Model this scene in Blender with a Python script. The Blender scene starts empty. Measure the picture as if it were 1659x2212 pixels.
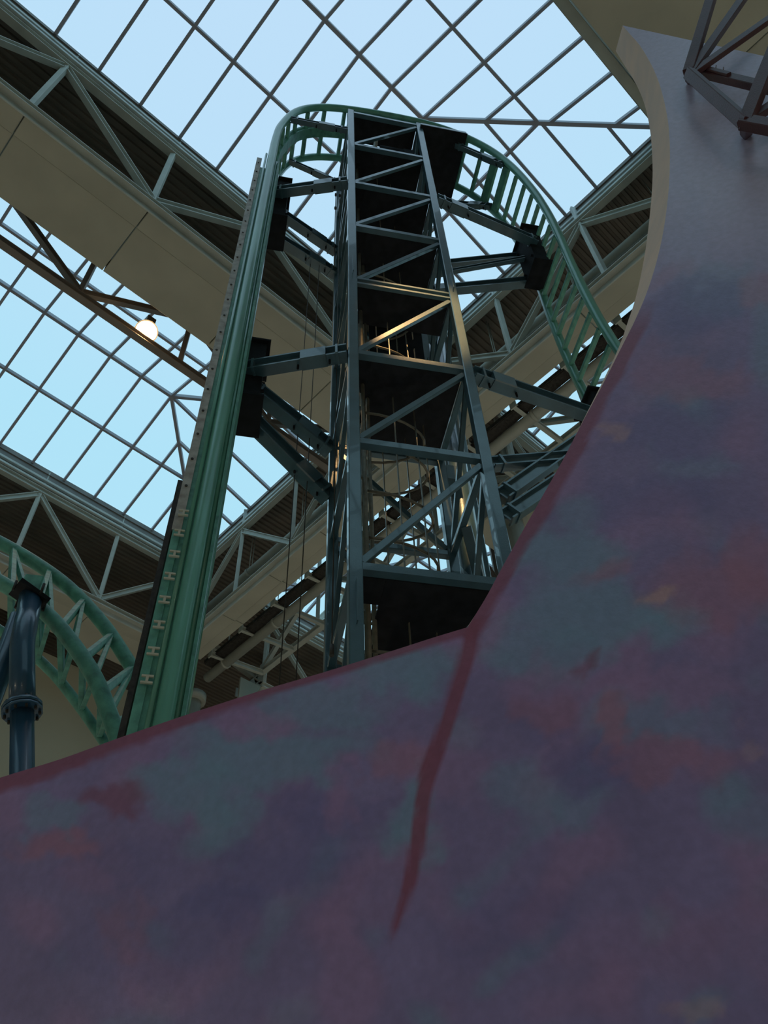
import bpy, math, random
import numpy as np
from mathutils import Vector, Matrix, noise
random.seed(7)
SC = bpy.context.scene
COL = SC.collection
# ------------------------------------------------------------------ camera
CX, CY, FPX = 829.5, 1106.0, 1830.0
zen = np.array([750-CX, 504+CY, -FPX]); zen /= np.linalg.norm(zen)
v1 = np.array([3686-CX, -(3070-CY), -FPX]); v1 -= zen*(v1@zen); v1 /= np.linalg.norm(v1)
v2 = np.cross(zen, v1)
R = np.array([v1, v2, zen])                 # world = R @ cam ; x along one roof girder, y along the other, z up
cd = bpy.data.cameras.new('camera'); cam = bpy.data.objects.new('camera', cd); COL.objects.link(cam)
M4 = Matrix([[float(v) for v in row] for row in R]).to_4x4()
cam.matrix_world = M4
cd.sensor_fit = 'VERTICAL'; cd.sensor_height = 36.0; cd.lens = FPX*36.0/2212.0
cd.clip_start = 0.05; cd.clip_end = 500
SC.camera = cam
# ------------------------------------------------------------------ world, lights, exposure
W = bpy.data.worlds.new('sky'); SC.world = W; W.use_nodes = True
nt = W.node_tree; nt.nodes.clear()
wo = nt.nodes.new('ShaderNodeOutputWorld'); bg = nt.nodes.new('ShaderNodeBackground')
tc = nt.nodes.new('ShaderNodeTexCoord'); sp = nt.nodes.new('ShaderNodeSeparateXYZ'); rp = nt.nodes.new('ShaderNodeValToRGB')
nt.links.new(tc.outputs['Generated'], sp.inputs[0]); nt.links.new(sp.outputs['Z'], rp.inputs[0])
nt.links.new(rp.outputs[0], bg.inputs[0]); nt.links.new(bg.outputs[0], wo.inputs[0])
rp.color_ramp.elements[0].position = 0.0; rp.color_ramp.elements[0].color = (0.42, 0.80, 0.92, 1)
rp.color_ramp.elements[1].position = 1.0; rp.color_ramp.elements[1].color = (0.54, 0.75, 0.96, 1)
e = rp.color_ramp.elements.new(0.78); e.color = (0.45, 0.78, 0.95, 1)
bg.inputs[1].default_value = 1.0
FILL_W = 130            # watts of each added fill lamp below the frame
SC.view_settings.view_transform = 'Standard'
SC.view_settings.look = 'None'; SC.view_settings.gamma = 1.0
SC.view_settings.use_curve_mapping = False
SC.view_settings.exposure = 0.0

# ------------------------------------------------------------------ pixel <-> place helpers (to take real positions from measured sight lines)
def ray(x, y): return R @ np.array([x-CX, -(y-CY), -FPX])
def at_z(x, y, z): r = ray(x, y); return r*(z/r[2])
def at_y(x, y, Y): r = ray(x, y); return r*(Y/r[1])
def at_x(x, y, X): r = ray(x, y); return r*(X/r[0])
P1 = np.array([3.70, 4.07, 0.0]); T = np.array([.847, -.531, 0.0]); Wd = np.array([.531, .847, 0.0]); Z = np.array([0, 0, 1.0])
def L(t, w, z): return P1 + T*t + Wd*w + Z*z            # tower frame: t along its front face, w away from the camera
def at_w(x, y, w):
    r = ray(x, y); return r*(((P1@Wd)+w)/(r@Wd))
FLOOR = -1.6

# ------------------------------------------------------------------ materials
def mat(name, base, rough=0.5, metal=0.0, var=0.12, scale=3.0, bump=0.0, spec=0.5, coat=0.0, streak=False, dirt=None):
    m = bpy.data.materials.new(name); m.use_nodes = True; n = m.node_tree; b = n.nodes['Principled BSDF']
    g = n.nodes.new('ShaderNodeTexCoord'); mp = n.nodes.new('ShaderNodeMapping')
    if streak: mp.inputs['Scale'].default_value = (1, 1, .15)
    n.links.new(g.outputs['Object'], mp.inputs[0])
    t = n.nodes.new('ShaderNodeTexNoise'); t.inputs['Scale'].default_value = scale; t.inputs['Detail'].default_value = 5
    n.links.new(mp.outputs[0], t.inputs['Vector'])
    r = n.nodes.new('ShaderNodeValToRGB')
    lo = tuple(max(0, c*(1-var)) for c in base) if dirt is None else dirt
    hi = tuple(min(1, c*(1+var)) for c in base)
    r.color_ramp.elements[0].position = .3; r.color_ramp.elements[0].color = (*lo, 1)
    r.color_ramp.elements[1].position = .65; r.color_ramp.elements[1].color = (*hi, 1)
    n.links.new(t.outputs['Fac'], r.inputs[0]); n.links.new(r.outputs[0], b.inputs['Base Color'])
    b.inputs['Roughness'].default_value = rough; b.inputs['Metallic'].default_value = metal
    b.inputs['Specular IOR Level'].default_value = spec; b.inputs['Coat Weight'].default_value = coat
    if bump:
        bp = n.nodes.new('ShaderNodeBump'); bp.inputs['Strength'].default_value = bump; bp.inputs['Distance'].default_value = .01
        t2 = n.nodes.new('ShaderNodeTexNoise'); t2.inputs['Scale'].default_value = scale*12
        n.links.new(g.outputs['Object'], t2.inputs['Vector'])
        n.links.new(t2.outputs['Fac'], bp.inputs['Height']); n.links.new(bp.outputs[0], b.inputs['Normal'])
    return m
M = {}
M['tower'] = mat('blue_gloss_paint', (.06, .125, .16), .3, 0, .15, 4, .12, .7, .4)
M['towerdark'] = mat('dark_plate_paint', (.016, .018, .022), .75, 0, .3, 6, .1, .15)
M['green'] = mat('green_gloss_paint', (.13, .39, .30), .3, 0, .22, 5, .1, .6, .3, streak=True)
M['greendull'] = mat('green_paint_worn', (.13, .39, .30), .45, 0, .2, 8, .2, .5, dirt=(.08, .25, .2))
M['steel'] = mat('pale_roof_steel', (.46, .47, .42), .5, 0, .1, 2, .1)
M['truss_backlit'] = mat('backlit_truss_steel', (.20, .17, .15), .5, 0, .1, 2, .1)  # darker copy of the roof steel; backlit shade is put into its colour
M['steelb'] = mat('pale_curb_steel', (.50, .54, .52), .4, 0, .1, 2, .1)
M['fascia'] = mat('brown_grey_curb', (.20, .19, .18), .55, 0, .15, 1.5, .1)
M['soffit'] = mat('beige_soffit', (.47, .45, .37), .75, 0, .08, .8, .2, .3)
M['deck'] = mat('brown_ribbed_deck', (.19, .155, .125), .7, 0, .15, .5, .2, .3)
M['mullion'] = mat('grey_aluminium', (.36, .35, .40), .45, .1, .06, .4)
M['brown'] = mat('brown_truss_paint', (.085, .030, .036), .5, 0, .2, 5, .2)
M['ladder'] = mat('dull_galvanised', (.20, .18, .14), .4, .4, .2, 12, .2)
M['rope'] = mat('dark_cable', (.06, .055, .05), .6, .2)
M['strip'] = mat('pale_perforated_strip', (.42, .40, .36), .5, .1, .2, 9, .2, dirt=(.28, .24, .2))
M['rust'] = mat('dark_greasy_steel', (.035, .03, .026), .7, .2, .5, 15, .4)
M['clip'] = mat('cream_clip', (.6, .57, .45), .5)
M['edge'] = mat('peach_board_edge', (.88, .66, .54), .8, 0, .06, 2.2, .2, .2, dirt=(.80, .63, .54))
M['back'] = mat('raw_board_back', (.25, .22, .2), .8)
M['wall'] = mat('olive_beige_wall', (.46, .43, .33), .85, 0, .06, .4, .1, .2)
M['floor'] = mat('park_floor', (.66, .62, .54), .8, 0, .2, .3)
M['pipe'] = mat('cream_pipe', (.42, .42, .37), .5, 0, .08, 2)
M['bluepipe'] = mat('navy_pipe_paint', (.028, .085, .15), .28, 0, .15, 3, .1, .6, .2)
M['lampbody'] = mat('lamp_housing', (.12, .11, .1), .5, .3)
def emit(name, col, s):
    m = bpy.data.materials.new(name); m.use_nodes = True; n = m.node_tree; n.nodes.clear()
    o = n.nodes.new('ShaderNodeOutputMaterial'); em = n.nodes.new('ShaderNodeEmission'); em.inputs[0].default_value = (*col, 1); em.inputs[1].default_value = s
    t = n.nodes.new('ShaderNodeTexNoise'); t.inputs['Scale'].default_value = 2
    n.links.new(em.outputs[0], o.inputs[0]); return m
M['glow'] = emit('lamp_glow', (1, .66, .30), 14)
def glass():
    m = bpy.data.materials.new('roof_glass'); m.use_nodes = True; n = m.node_tree; n.nodes.clear()
    o = n.nodes.new('ShaderNodeOutputMaterial'); tr = n.nodes.new('ShaderNodeBsdfTransparent'); gl = n.nodes.new('ShaderNodeBsdfGlossy')
    tr.inputs[0].default_value = (.97, .985, .99, 1); gl.inputs['Roughness'].default_value = .05
    fr = n.nodes.new('ShaderNodeLayerWeight'); fr.inputs['Blend'].default_value = .5
    pw = n.nodes.new('ShaderNodeMath'); pw.operation = 'POWER'; pw.inputs[1].default_value = 6; n.links.new(fr.outputs['Facing'], pw.inputs[0])
    mx = n.nodes.new('ShaderNodeMixShader'); n.links.new(pw.outputs[0], mx.inputs[0]); n.links.new(tr.outputs[0], mx.inputs[1]); n.links.new(gl.outputs[0], mx.inputs[2])
    n.links.new(mx.outputs[0], o.inputs[0]); return m
M['glass'] = glass()

# ------------------------------------------------------------------ object helpers
def tag(o, label=None, cat=None, group=None, kind=None):
    if label: o['label'] = label
    if cat: o['category'] = cat
    if group: o['group'] = group
    if kind: o['kind'] = kind
    return o
def thing(name, loc, label=None, cat=None, group=None, kind=None):
    o = bpy.data.objects.new(name, None); COL.objects.link(o); o.location = [float(v) for v in loc]; o.empty_display_size = .2
    return tag(o, label, cat, group, kind)
WL = {}
def origin(parent):
    p = Vector((0, 0, 0))
    while parent is not None:
        p = p + Vector(parent.location); parent = parent.parent
    return p
def link(name, me, m, parent, loc, rot=None):
    if m is not None and not me.materials: me.materials.append(m)
    o = bpy.data.objects.new(name, me); COL.objects.link(o)
    loc = Vector([float(v) for v in loc])
    if parent is not None:
        o.parent = parent; loc = loc - origin(parent)
    if rot is not None: o.rotation_mode = 'QUATERNION'; o.rotation_quaternion = rot
    o.location = loc
    return o
def mesh(vs, fs, smooth=False):
    me = bpy.data.meshes.new('m'); me.from_pydata([tuple(float(c) for c in v) for v in vs], [], fs); me.update()
    if smooth: me.polygons.foreach_set('use_smooth', [True]*len(me.polygons))
    return me
CACHE = {}
def prof(kind, w, h):
    if kind == 'box':
        c = min(w, h)*.08; a, b = w/2, h/2
        return [(-a+c, -b), (a-c, -b), (a, -b+c), (a, b-c), (a-c, b), (-a+c, b), (-a, b-c), (-a, -b+c)]
    if kind == 'I':
        a, b = w/2, h/2; f = .12*h; s = .1*w
        return [(-a, -b), (a, -b), (a, -b+f), (s, -b+f), (s, b-f), (a, b-f), (a, b), (-a, b), (-a, b-f), (-s, b-f), (-s, -b+f), (-a, -b+f)]
    if kind == 'C':
        a, b = w/2, h/2; f = .12*max(w, h)
        return [(-a, -b), (a, -b), (a, -b+f), (-a+f, -b+f), (-a+f, b-f), (a, b-f), (a, b), (-a, b)]
    if kind == 'L':
        a, b = w/2, h/2; f = .18*max(w, h)
        return [(-a, -b), (a, -b), (a, -b+f), (-a+f, -b+f), (-a+f, b), (-a, b)]
    if kind == 'O':
        n = 14 if w > .06 else 8
        return [(w/2*math.cos(2*math.pi*i/n), h/2*math.sin(2*math.pi*i/n)) for i in range(n)]
def bar(name, p, q, w, h, m, parent, kind='box', up=None):
    """straight member p->q; w across, h along 'up'"""
    p = Vector([float(v) for v in p]); q = Vector([float(v) for v in q]); d = q-p; ln = d.length; d.normalize()
    u = Vector(up) if up is not None else Vector((0, 0, 1))
    if abs(d.dot(u)) > .97: u = Vector([float(v) for v in Wd])
    x = u.cross(d).normalized(); y = d.cross(x).normalized()
    key = (kind, round(w, 4), round(h, 4), round(ln, 2), m.name)
    if key not in CACHE:
        pr = prof(kind, w, h); n = len(pr); l2 = key[3]/2
        vs = [(a, b, -l2) for a, b in pr]+[(a, b, l2) for a, b in pr]
        fs = [[i, (i+1) % n, n+(i+1) % n, n+i] for i in range(n)]+[list(range(n))[::-1], list(range(n, 2*n))]
        me = mesh(vs, fs)
        if kind == 'O':
            for pp in me.polygons[:n]: pp.use_smooth = True
        CACHE[key] = me
    rot = Matrix((x, y, d)).transposed().to_quaternion()
    return link(name, CACHE[key], m, parent, (p+q)/2, rot)
def tube(name, pts, r, m, parent, n=14, closed=False, ell=None):
    pts = [Vector([float(c) for c in p]) for p in pts]; N = len(pts); vs = []; fs = []
    c0 = sum(pts, Vector((0, 0, 0)))/N
    prev = None
    for i, p in enumerate(pts):
        if closed: d = pts[(i+1) % N]-pts[i-1]
        else: d = pts[min(i+1, N-1)]-pts[max(i-1, 0)]
        d.normalize()
        if prev is None:
            u = Vector((0, 0, 1)) if abs(d.z) < .9 else Vector([float(v) for v in Wd])
            x = u.cross(d).normalized()
        else:
            x = (prev-d*prev.dot(d)).normalized()
        y = d.cross(x); prev = x
        for k in range(n):
            a = 2*math.pi*k/n; vs.append(p-c0+x*(r*math.cos(a))+y*(r*math.sin(a)))
    S = N if closed else N-1
    for i in range(S):
        for k in range(n):
            a = i*n+k; b = i*n+(k+1) % n; j = ((i+1) % N)*n
            fs.append([a, b, j+(k+1) % n, j+k])
    if not closed: fs += [list(range(n))[::-1], [(N-1)*n+k for k in range(n)]]
    return link(name, mesh(vs, fs, True), m, parent, c0)
def boxo(name, c, ax, dims, m, parent, bevel=.0):
    """oriented box: centre, (x,y) axes as vectors (z = cross), full dims"""
    x, y = Vector([float(v) for v in ax[0]]).normalized(), Vector([float(v) for v in ax[1]]).normalized()
    z = x.cross(y).normalized(); y = z.cross(x)
    a, b, cc = [d/2 for d in dims]; e = min(dims)*.12
    vs = []; 
    for sz, i in ((-1, e), (-1, 0), (1, 0), (1, e)):
        zz = sz*cc if i else sz*(cc-e)
        for sx, sy in ((-1, -1), (1, -1), (1, 1), (-1, 1)): vs.append((sx*(a-i), sy*(b-i), zz))
    vs = [x*v[0]+y*v[1]+z*v[2] for v in vs]
    fs = [[3, 2, 1, 0]]
    for r0 in (0, 4, 8):
        for k in range(4): fs.append([r0+k, r0+(k+1) % 4, r0+4+(k+1) % 4, r0+4+k])
    fs.append([12, 13, 14, 15])
    return link(name, mesh(vs, fs), m, parent, c)
TF = (T, Wd)
XY = ((1, 0, 0), (0, 1, 0))
def slab(name, poly, z0, z1, m, parent):
    """horizontal plate from a plan polygon (world xy)"""
    n = len(poly); c = np.mean([np.array([p[0], p[1]]) for p in poly], axis=0)
    vs = [(p[0]-c[0], p[1]-c[1], 0) for p in poly]+[(p[0]-c[0], p[1]-c[1], z1-z0) for p in poly]
    fs = [list(range(n))[::-1], list(range(n, 2*n))]+[[i, (i+1) % n, n+(i+1) % n, n+i] for i in range(n)]
    return link(name, mesh(vs, fs), m, parent, (c[0], c[1], z0))

# ================================================================== THE BUILDING
BX0, BX1, BY0, BY1 = -17.5, 42.0, -16.5, 36.0
ZE = 23.0; RISE = 1.5
o = boxo('floor', ((BX0+BX1)/2, (BY0+BY1)/2, FLOOR-.1), XY, (BX1-BX0, BY1-BY0, .2), M['floor'], None); tag(o, 'pale park floor, far below the frame', 'floor', kind='structure')
for nm, c, d, lab in (('wall_left', (BX0-.15, (BY0+BY1)/2, 11), (.3, BY1-BY0, 25.2), 'olive beige end wall out of frame to the left'),
                 ('wall_right', (BX1+.15, (BY0+BY1)/2, 11), (.3, BY1-BY0, 25.2), 'olive beige wall far beyond the tower'),
                 ('wall_back', ((BX0+BX1)/2, BY0-.15, 11), (BX1-BX0, .3, 25.2), 'olive beige wall behind the camera'),
                 ('wall_front', ((BX0+BX1)/2, BY1+.15, 11), (BX1-BX0, .3, 25.2), 'far wall hidden under the ribbed deck'),
                 ('wall_upper_floor', ((11+BX0)/2, 23.5, 8.4), (11-BX0, .3, 20), 'plain olive beige wall low at the left, behind the blue pipe support')):
    tag(boxo(nm, c, XY, d, M['wall'], None), lab, 'wall', kind='structure')
# bays of glazing between the girders
XB = [(-13.0, 10.6), (13.8, 37.4)]
YB = [(-12.4, -3.8), (-.3, 8.3), (11.8, 20.4)]
# ribbed roof deck over the strips between the skylights
def deck(name, x0, x1, y0, y1, lab):
    n = int(round((y1-y0)/.2)); vs = []; fs = []
    st = (y1-y0)/n
    prof_ = []
    for i in range(n):
        y = y0+i*st
        prof_ += [(y, 0), (y+st*.45, 0), (y+st*.55, .07), (y+st*.9, .07)]
    prof_.append((y1, 0))
    for yy, zz in prof_: vs += [(x0, yy, zz), (x1, yy, zz)]
    for i in range(len(prof_)-1): fs.append([2*i, 2*i+1, 2*i+3, 2*i+2])
    # solid top sheet
    b = len(vs); vs += [(x0, y0, .3), (x1, y0, .3), (x1, y1, .3), (x0, y1, .3)]; fs.append([b, b+1, b+2, b+3])
    o = link(name, mesh(vs, fs), M['deck'], None, (0, 0, 22.45)); tag(o, lab, 'ceiling', kind='structure')
ys = [BY0, YB[0][0], YB[0][1], YB[1][0], YB[1][1], YB[2][0], YB[2][1], BY1]
for i, lab in ((0, 'behind the camera'), (2, 'above the fin wall top at the upper right'), (4, 'above the girder crossing from the upper left'), (6, 'above the girder at the lower left')):
    deck('ceiling', BX0, BX1, ys[i], ys[i+1], 'brown ribbed roof deck strip '+lab)
for i in (1, 3, 5):
    for (x0, x1), lab in (((BX0, XB[0][0]), 'off to the left'), ((XB[0][1], XB[1][0]), 'above the girder behind the tower'), ((XB[1][1], BX1), 'at the far end')):
        deck('ceiling', x0, x1, ys[i], ys[i+1], 'brown ribbed roof deck %s, in the strip of skylight %d' % (lab, (i+1)//2))

def clip(poly, a, b, c):      # keep a*x+b*y+c >= 0
    out = []
    for i in range(len(poly)):
        p, q = poly[i], poly[(i+1) % len(poly)]; dp = a*p[0]+b*p[1]+c; dq = a*q[0]+b*q[1]+c
        if dp >= 0: out.append(p)
        if (dp >= 0) != (dq >= 0):
            s = dp/(dp-dq); out.append((p[0]+(q[0]-p[0])*s, p[1]+(q[1]-p[1])*s))
    return out
def area(p): return abs(sum(p[i][0]*p[(i+1) % len(p)][1]-p[(i+1) % len(p)][0]*p[i][1] for i in range(len(p))))/2
def skylight(k, x0, x1, y0, y1, lab, flip):
    root = thing('window_%d' % k, ((x0+x1)/2, (y0+y1)/2, ZE), lab, 'skylight', kind='structure')
    yc = (y0+y1)/2; hw = (y1-y0)/2
    def hz(x, y): return ZE + RISE*max(0, min(y-y0, y1-y, x-x0, x1-x))/hw
    step = 1.17
    xr = x1-hw
    xs = [x1]; x = x1-.95
    xl = [xr+step*j for j in (3, 2, 1)]+[xr-step*j for j in range(0, 40)]
    xl = [v for v in xl if x0+.3 < v < x1-.3]
    if flip: xl = [x0+x1-v for v in xl]
    xl = sorted(xl)
    yl = [yc+s*d for d in (1.15, 2.2, 3.37) for s in (1, -1)]+[yc]
    # glass panes: main slopes gridded by mullions and one purlin, hipped ends gridded by their own
    faces = []
    gx = [x0]+xl+[x1]; gy = [y0, yc-2.15, yc, yc+2.15, y1]
    for i in range(len(gx)-1):
        for j in range(4):
            c = [(gx[i], gy[j]), (gx[i+1], gy[j]), (gx[i+1], gy[j+1]), (gx[i], gy[j+1])]
            s = 1 if j < 2 else -1
            e0 = y0 if j < 2 else y1
            # dist to long eave <= dist to the ends
            c = clip(c, 1, -s, s*e0-x0); c = clip(c, -1, -s, s*e0+x1) if c else c
            if c and area(c) > .02: faces.append(c)
    for end, s in ((x0, 1), (x1, -1)):
        g2 = sorted([end, end+s*2.15, end+s*hw]); yy = sorted([y0, y1]+yl)
        for a in range(2):
            for b in range(len(yy)-1):
                c = [(g2[a], yy[b]), (g2[a+1], yy[b]), (g2[a+1], yy[b+1]), (g2[a], yy[b+1])]
                c = clip(c, -s, 1, s*end-y0); c = clip(c, -s, -1, s*end+y1) if c else c
                if c and area(c) > .02: faces.append(c)
    for c in faces:
        cx = sum(p[0] for p in c)/len(c); cy = sum(p[1] for p in c)/len(c); cz = hz(cx, cy)
        n = len(c)
        vs = [(p[0]-cx, p[1]-cy, hz(*p)-cz+.02) for p in c]
        link('glass_pane', mesh(vs, [list(range(n))]), M['glass'], root, (cx, cy, cz))
    def m_(nm, a, b, w=.085, h=.14):
        bar(nm, (a[0], a[1], hz(*a)-.06), (b[0], b[1], hz(*b)-.06), w, h, M['mullion'], root)
    for x in xl:
        d = min(x-x0, x1-x, hw)
        m_('mullion', (x, y0-.05), (x, y0+d)); m_('mullion', (x, y1+.05), (x, y1-d))
    for end, s in ((x0, 1), (x1, -1)):
        for y in yl:
            d = min(y-y0, y1-y)
            m_('mullion', (end-s*.05, y), (end+s*d, y))
        m_('purlin', (end+s*2.15, y0+2.15), (end+s*2.15, y1-2.15))
        m_('hip_rafter', (end, y0), (end+s*hw, yc), .11, .16); m_('hip_rafter', (end, y1), (end+s*hw, yc), .11, .16)
    m_('ridge_beam', (x0+hw, yc), (x1-hw, yc), .11, .16)
    for y in (yc-2.15, yc+2.15): m_('purlin', (x0+2.15, y), (x1-2.15, y))
    # curb around the opening: dark fascia and pale ledges stepping down to the trusses
    cs = thing('curb', ((x0+x1)/2, (y0+y1)/2, ZE), kind=None); cs.parent = root; cs.location = (0, 0, 0)
    for (a, b, up) in (((x0, y0), (x1, y0), (0, -1)), ((x0, y1), (x1, y1), (0, 1)), ((x0, y0), (x0, y1), (-1, 0)), ((x1, y0), (x1, y1), (1, 0))):
        for nm, off, zz, w, h, mm in (('curb_fascia', .05, 22.93, .1, .14, 'fascia'),) if (up == (-1, 0) and x0 > 13) else (('curb_fascia', .09, 22.74, .1, .52, 'fascia'), ('ledge', .02, 22.42, .12, .10, 'steelb'), ('ledge', .10, 22.28, .10, .10, 'fascia'), ('ledge', .0, 22.17, .12, .09, 'steelb')):
            ox, oy = up[0]*off, up[1]*off
            bar(nm, (a[0]+ox, a[1]+oy, zz), (b[0]+ox, b[1]+oy, zz), w, h, M[mm], cs)
k = 1
for yi, (y0, y1) in enumerate(YB):
    for xi, (x0, x1) in enumerate(XB):
        lab = {(0, 0): 'glazed hipped skylight behind the camera', (0, 1): 'glazed skylight beyond the fin wall',
               (1, 0): 'large hipped glass skylight across the top of the picture', (1, 1): 'glass skylight glimpsed past the green drop track',
               (2, 0): 'hipped glass skylight at the left, with the bright lamp before it', (2, 1): 'small patch of skylight low between tower and wall'}[(yi, xi)]
        skylight(k, x0, x1, y0, y1, lab, xi == 1); k += 1

# ------------------------------------------------------------------ roof trusses (one lattice each) and the boxed soffits between them
ZT, ZB = 21.95, 18.75
def lattice(axis, fix, a0, a1, nodes, tops, label, zb=ZB, col='steel'):
    if zb > 19 and fix == 11.8: col = 'truss_backlit'
    def pt(s, z): return (s, fix, z) if axis == 'x' else (fix, s, z)
    root = thing('roof_truss', pt((a0+a1)/2, zb), label, 'truss', 'lattice roof trusses between the skylights')
    m = M[col]
    bar('top_chord', pt(a0, ZT), pt(a1, ZT), .2, .22, m, root, 'I')
    bar('bottom_chord', pt(a0, zb), pt(a1, zb), .2, .2, m, root, 'I')
    nodes = sorted(nodes)
    out = [(1 if axis == 'x' else 0)]
    for i, s in enumerate(nodes):
        bar('vertical', pt(s, zb+.09), pt(s, ZT-.1), .13, .13, m, root, 'box')
        bar('stub_post', pt(s, ZT+.1), pt(s, 22.9), .14, .1, M['steelb'], root, 'box')
        if i < len(nodes)-1:
            s2 = nodes[i+1]
            a, b = (s, ZT-.15), (s2, zb+.15)
            if not tops[i]: a, b = (s, zb+.15), (s2, ZT-.15)
            bar('diagonal', pt(*a), pt(*b), .15, .17, m, root, 'I')
        bar('gusset_plate', pt(s-.22, ZT-.22 if tops[i] else zb+.22), pt(s+.22, ZT-.22 if tops[i] else zb+.22), .04, .3, m, root)
    return root
NX1 = [10.45-2.93*i for i in range(9)]; NX1s = sorted(NX1); TX1 = [(len(NX1)-1-i) % 2 == 0 for i in range(9)]
NX2 = [14.2+2.93*i for i in range(9)]; TX2 = [i % 2 == 0 for i in range(9)]
for y, zb, labs in ((8.4, ZB, ('long pale truss crossing from the upper left, face above the beige soffit', 'truss past the tower on the far edge of the first skylight row')),
                    (11.8, 19.35, ('dark lower truss chord with webs carrying the bright lamp', 'truss at the near edge of the far right skylight row')),
                    (20.5, ZB, ('pale truss under the lower left skylight edge', 'distant pale truss seen under the last skylight, low behind the tower')),
                    (-.3, 19.35, ('truss at the upper right edge of the big skylight', 'truss beyond the fin wall top')),
                    (-3.8, ZB, ('truss just behind the camera', 'truss far to the right behind the fin wall'))):
    lattice('x', y, -13.0, 10.5, NX1s, TX1, labs[0], zb)
    lattice('x', y, 14.1, 37.6, NX2, TX2, labs[1], zb)
for x, zb, labs in ((10.6, ZB, ('pale truss behind the tower, its near segment at the upper right', 'pale truss behind the tower, its far segment at the lower left', 'truss overhead behind the camera')),
                    (14.05, 19.3, ('second truss past the long soffit, near segment by the drop track', 'second truss past the long soffit, far segment low behind the tower', 'second truss, segment behind the fin wall'))):
    lattice('y', x, -.3, 8.4, [-.3, 2.6, 5.6, 8.4], [False, True, False, True], labs[0], zb)
    lattice('y', x, 8.4, 20.5, [8.6, 11.6, 14.5, 17.4, 20.4], [False, True, False, True, False], labs[1], zb)
    lattice('y', x, -16, -3.8, [-16, -13, -10, -7, -3.8], [False, True, False, True, False], labs[2], zb)

def soffit(axis, lo, hi, a0, a1, label, n, gap=True):
    def bx(nm, s0, s1, f0, f1, z0, z1, m, parent):
        if axis == 'x': return boxo(nm, ((s0+s1)/2, (f0+f1)/2, (z0+z1)/2), XY, (s1-s0, f1-f0, z1-z0), m, parent)
        return boxo(nm, ((f0+f1)/2, (s0+s1)/2, (z0+z1)/2), XY, (f1-f0, s1-s0, z1-z0), m, parent)
    c = ((a0+a1)/2, (lo+hi)/2, ZB) if axis == 'x' else ((lo+hi)/2, (a0+a1)/2, ZB)
    root = thing('soffit_duct', c, label, 'soffit', 'boxed soffits under the roof girders')
    st = (a1-a0)/n
    for i in range(n):
        s0 = a0+i*st+.012; s1 = a0+(i+1)*st-.012
        bx('soffit_panel', s0, s1, lo, lo+.5, ZB-.22, ZB-.12, M['soffit'], root)
        bx('soffit_panel', s0, s1, lo+.52, hi, ZB-.16, ZB-.06, M['soffit'], root)
        bx('side_panel', s0, s1, hi-.08, hi, ZB-.06, ZB+1.2, M['soffit'], root)
    bx('edge_angle', a0, a1, lo-.04, lo, ZB-.26, ZB-.05, M['steelb'], root)
    if axis == 'x' and lo < 20: bx('back_panel', a0, a1, lo+1.6, lo+1.66, ZB-.06, 22.3, M['deck'], root)
    return root
soffit('x', 8.5, 10.42, -13, 10.5, 'broad beige boxed soffit crossing the upper left to behind the tower', 8)
soffit('x', 8.5, 10.42, 14.1, 37.6, 'beige soffit continuing past the tower on the right', 8)
soffit('x', -3.7, -.42, -13, 37.6, 'brown beige soffit in the top right corner over the fin wall', 14)
soffit('x', 20.6, 22.6, -13, 10.5, 'beige soffit low on the left under the ribbed deck', 8)
soffit('x', 20.6, 22.0, 14.1, 37.6, 'far beige soffit low behind the tower', 8)
soffit('y', 10.7, 11.55, -3.7, 20.6, 'long narrow beige soffit running up to the right behind the tower', 10)
# pipes and beams along the second girder
for (x, z, r, lab) in ((12.45, 18.8, .17, 'fat cream pipe along the open side of the long soffit'), (11.15, 20.3, .12, 'cream sprinkler main inside the girder, upper of two'), (11.25, 19.55, .15, 'cream duct pipe inside the girder just above the soffit')):
    rt = thing('roof_pipe', (x, 8, z), lab, 'pipe', 'pipes along the roof girder')
    bar('pipe_run', (x, -3.4, z), (x, 21.5, z), 2*r, 2*r, M['pipe'], rt, 'O')
    for j in range(9):
        y = -2+j*2.8
        bar('pipe_collar', (x, y-.05, z), (x, y+.05, z), 2*r+.06, 2*r+.06, M['pipe'], rt, 'O')
        bar('hanger_rod', (x, y, z+r), (x, y, 22.4), .03, .03, M['steel'], rt, 'O')
# cross beams and cross-bracing between the two lattices of the second girder: dark slots with sky between
ORD = ['first', 'second', 'third', 'fourth', 'fifth', 'sixth', 'seventh', 'eighth', 'ninth', 'tenth', 'eleventh', 'twelfth', 'thirteenth']
for j in range(13):
    y = -.3+j*1.72
    o = thing('girder_crossbeam', (12.9, y, 18.9), 'pale crossbeam number-less spacer between the twin girder trusses', 'beam', 'crossbeams between the twin trusses'); o['label'] = 'pale crossbeam between soffit and second truss, %s from the right-hand end' % ORD[j]
    bar('beam', (11.76, y, 18.82), (14.0, y, 19.15), .12, .18, M['steel'], o, 'I')
    bar('end_plate', (11.74, y, 18.82), (11.78, y, 18.82), .2, .3, M['steel'], o)
o = thing('girder_walkway', (12.1, 8, 18.9), 'dark grating walkway hung between the twin trusses', 'walkway')
bar('grating', (12.12, -3, 18.9), (12.12, 21, 18.9), .3, .05, M['rust'], o)
bar('kerb', (11.96, -3, 18.96), (11.96, 21, 18.96), .04, .14, M['rust'], o); bar('kerb', (12.28, -3, 18.96), (12.28, 21, 18.96), .04, .14, M['rust'], o)
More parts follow.
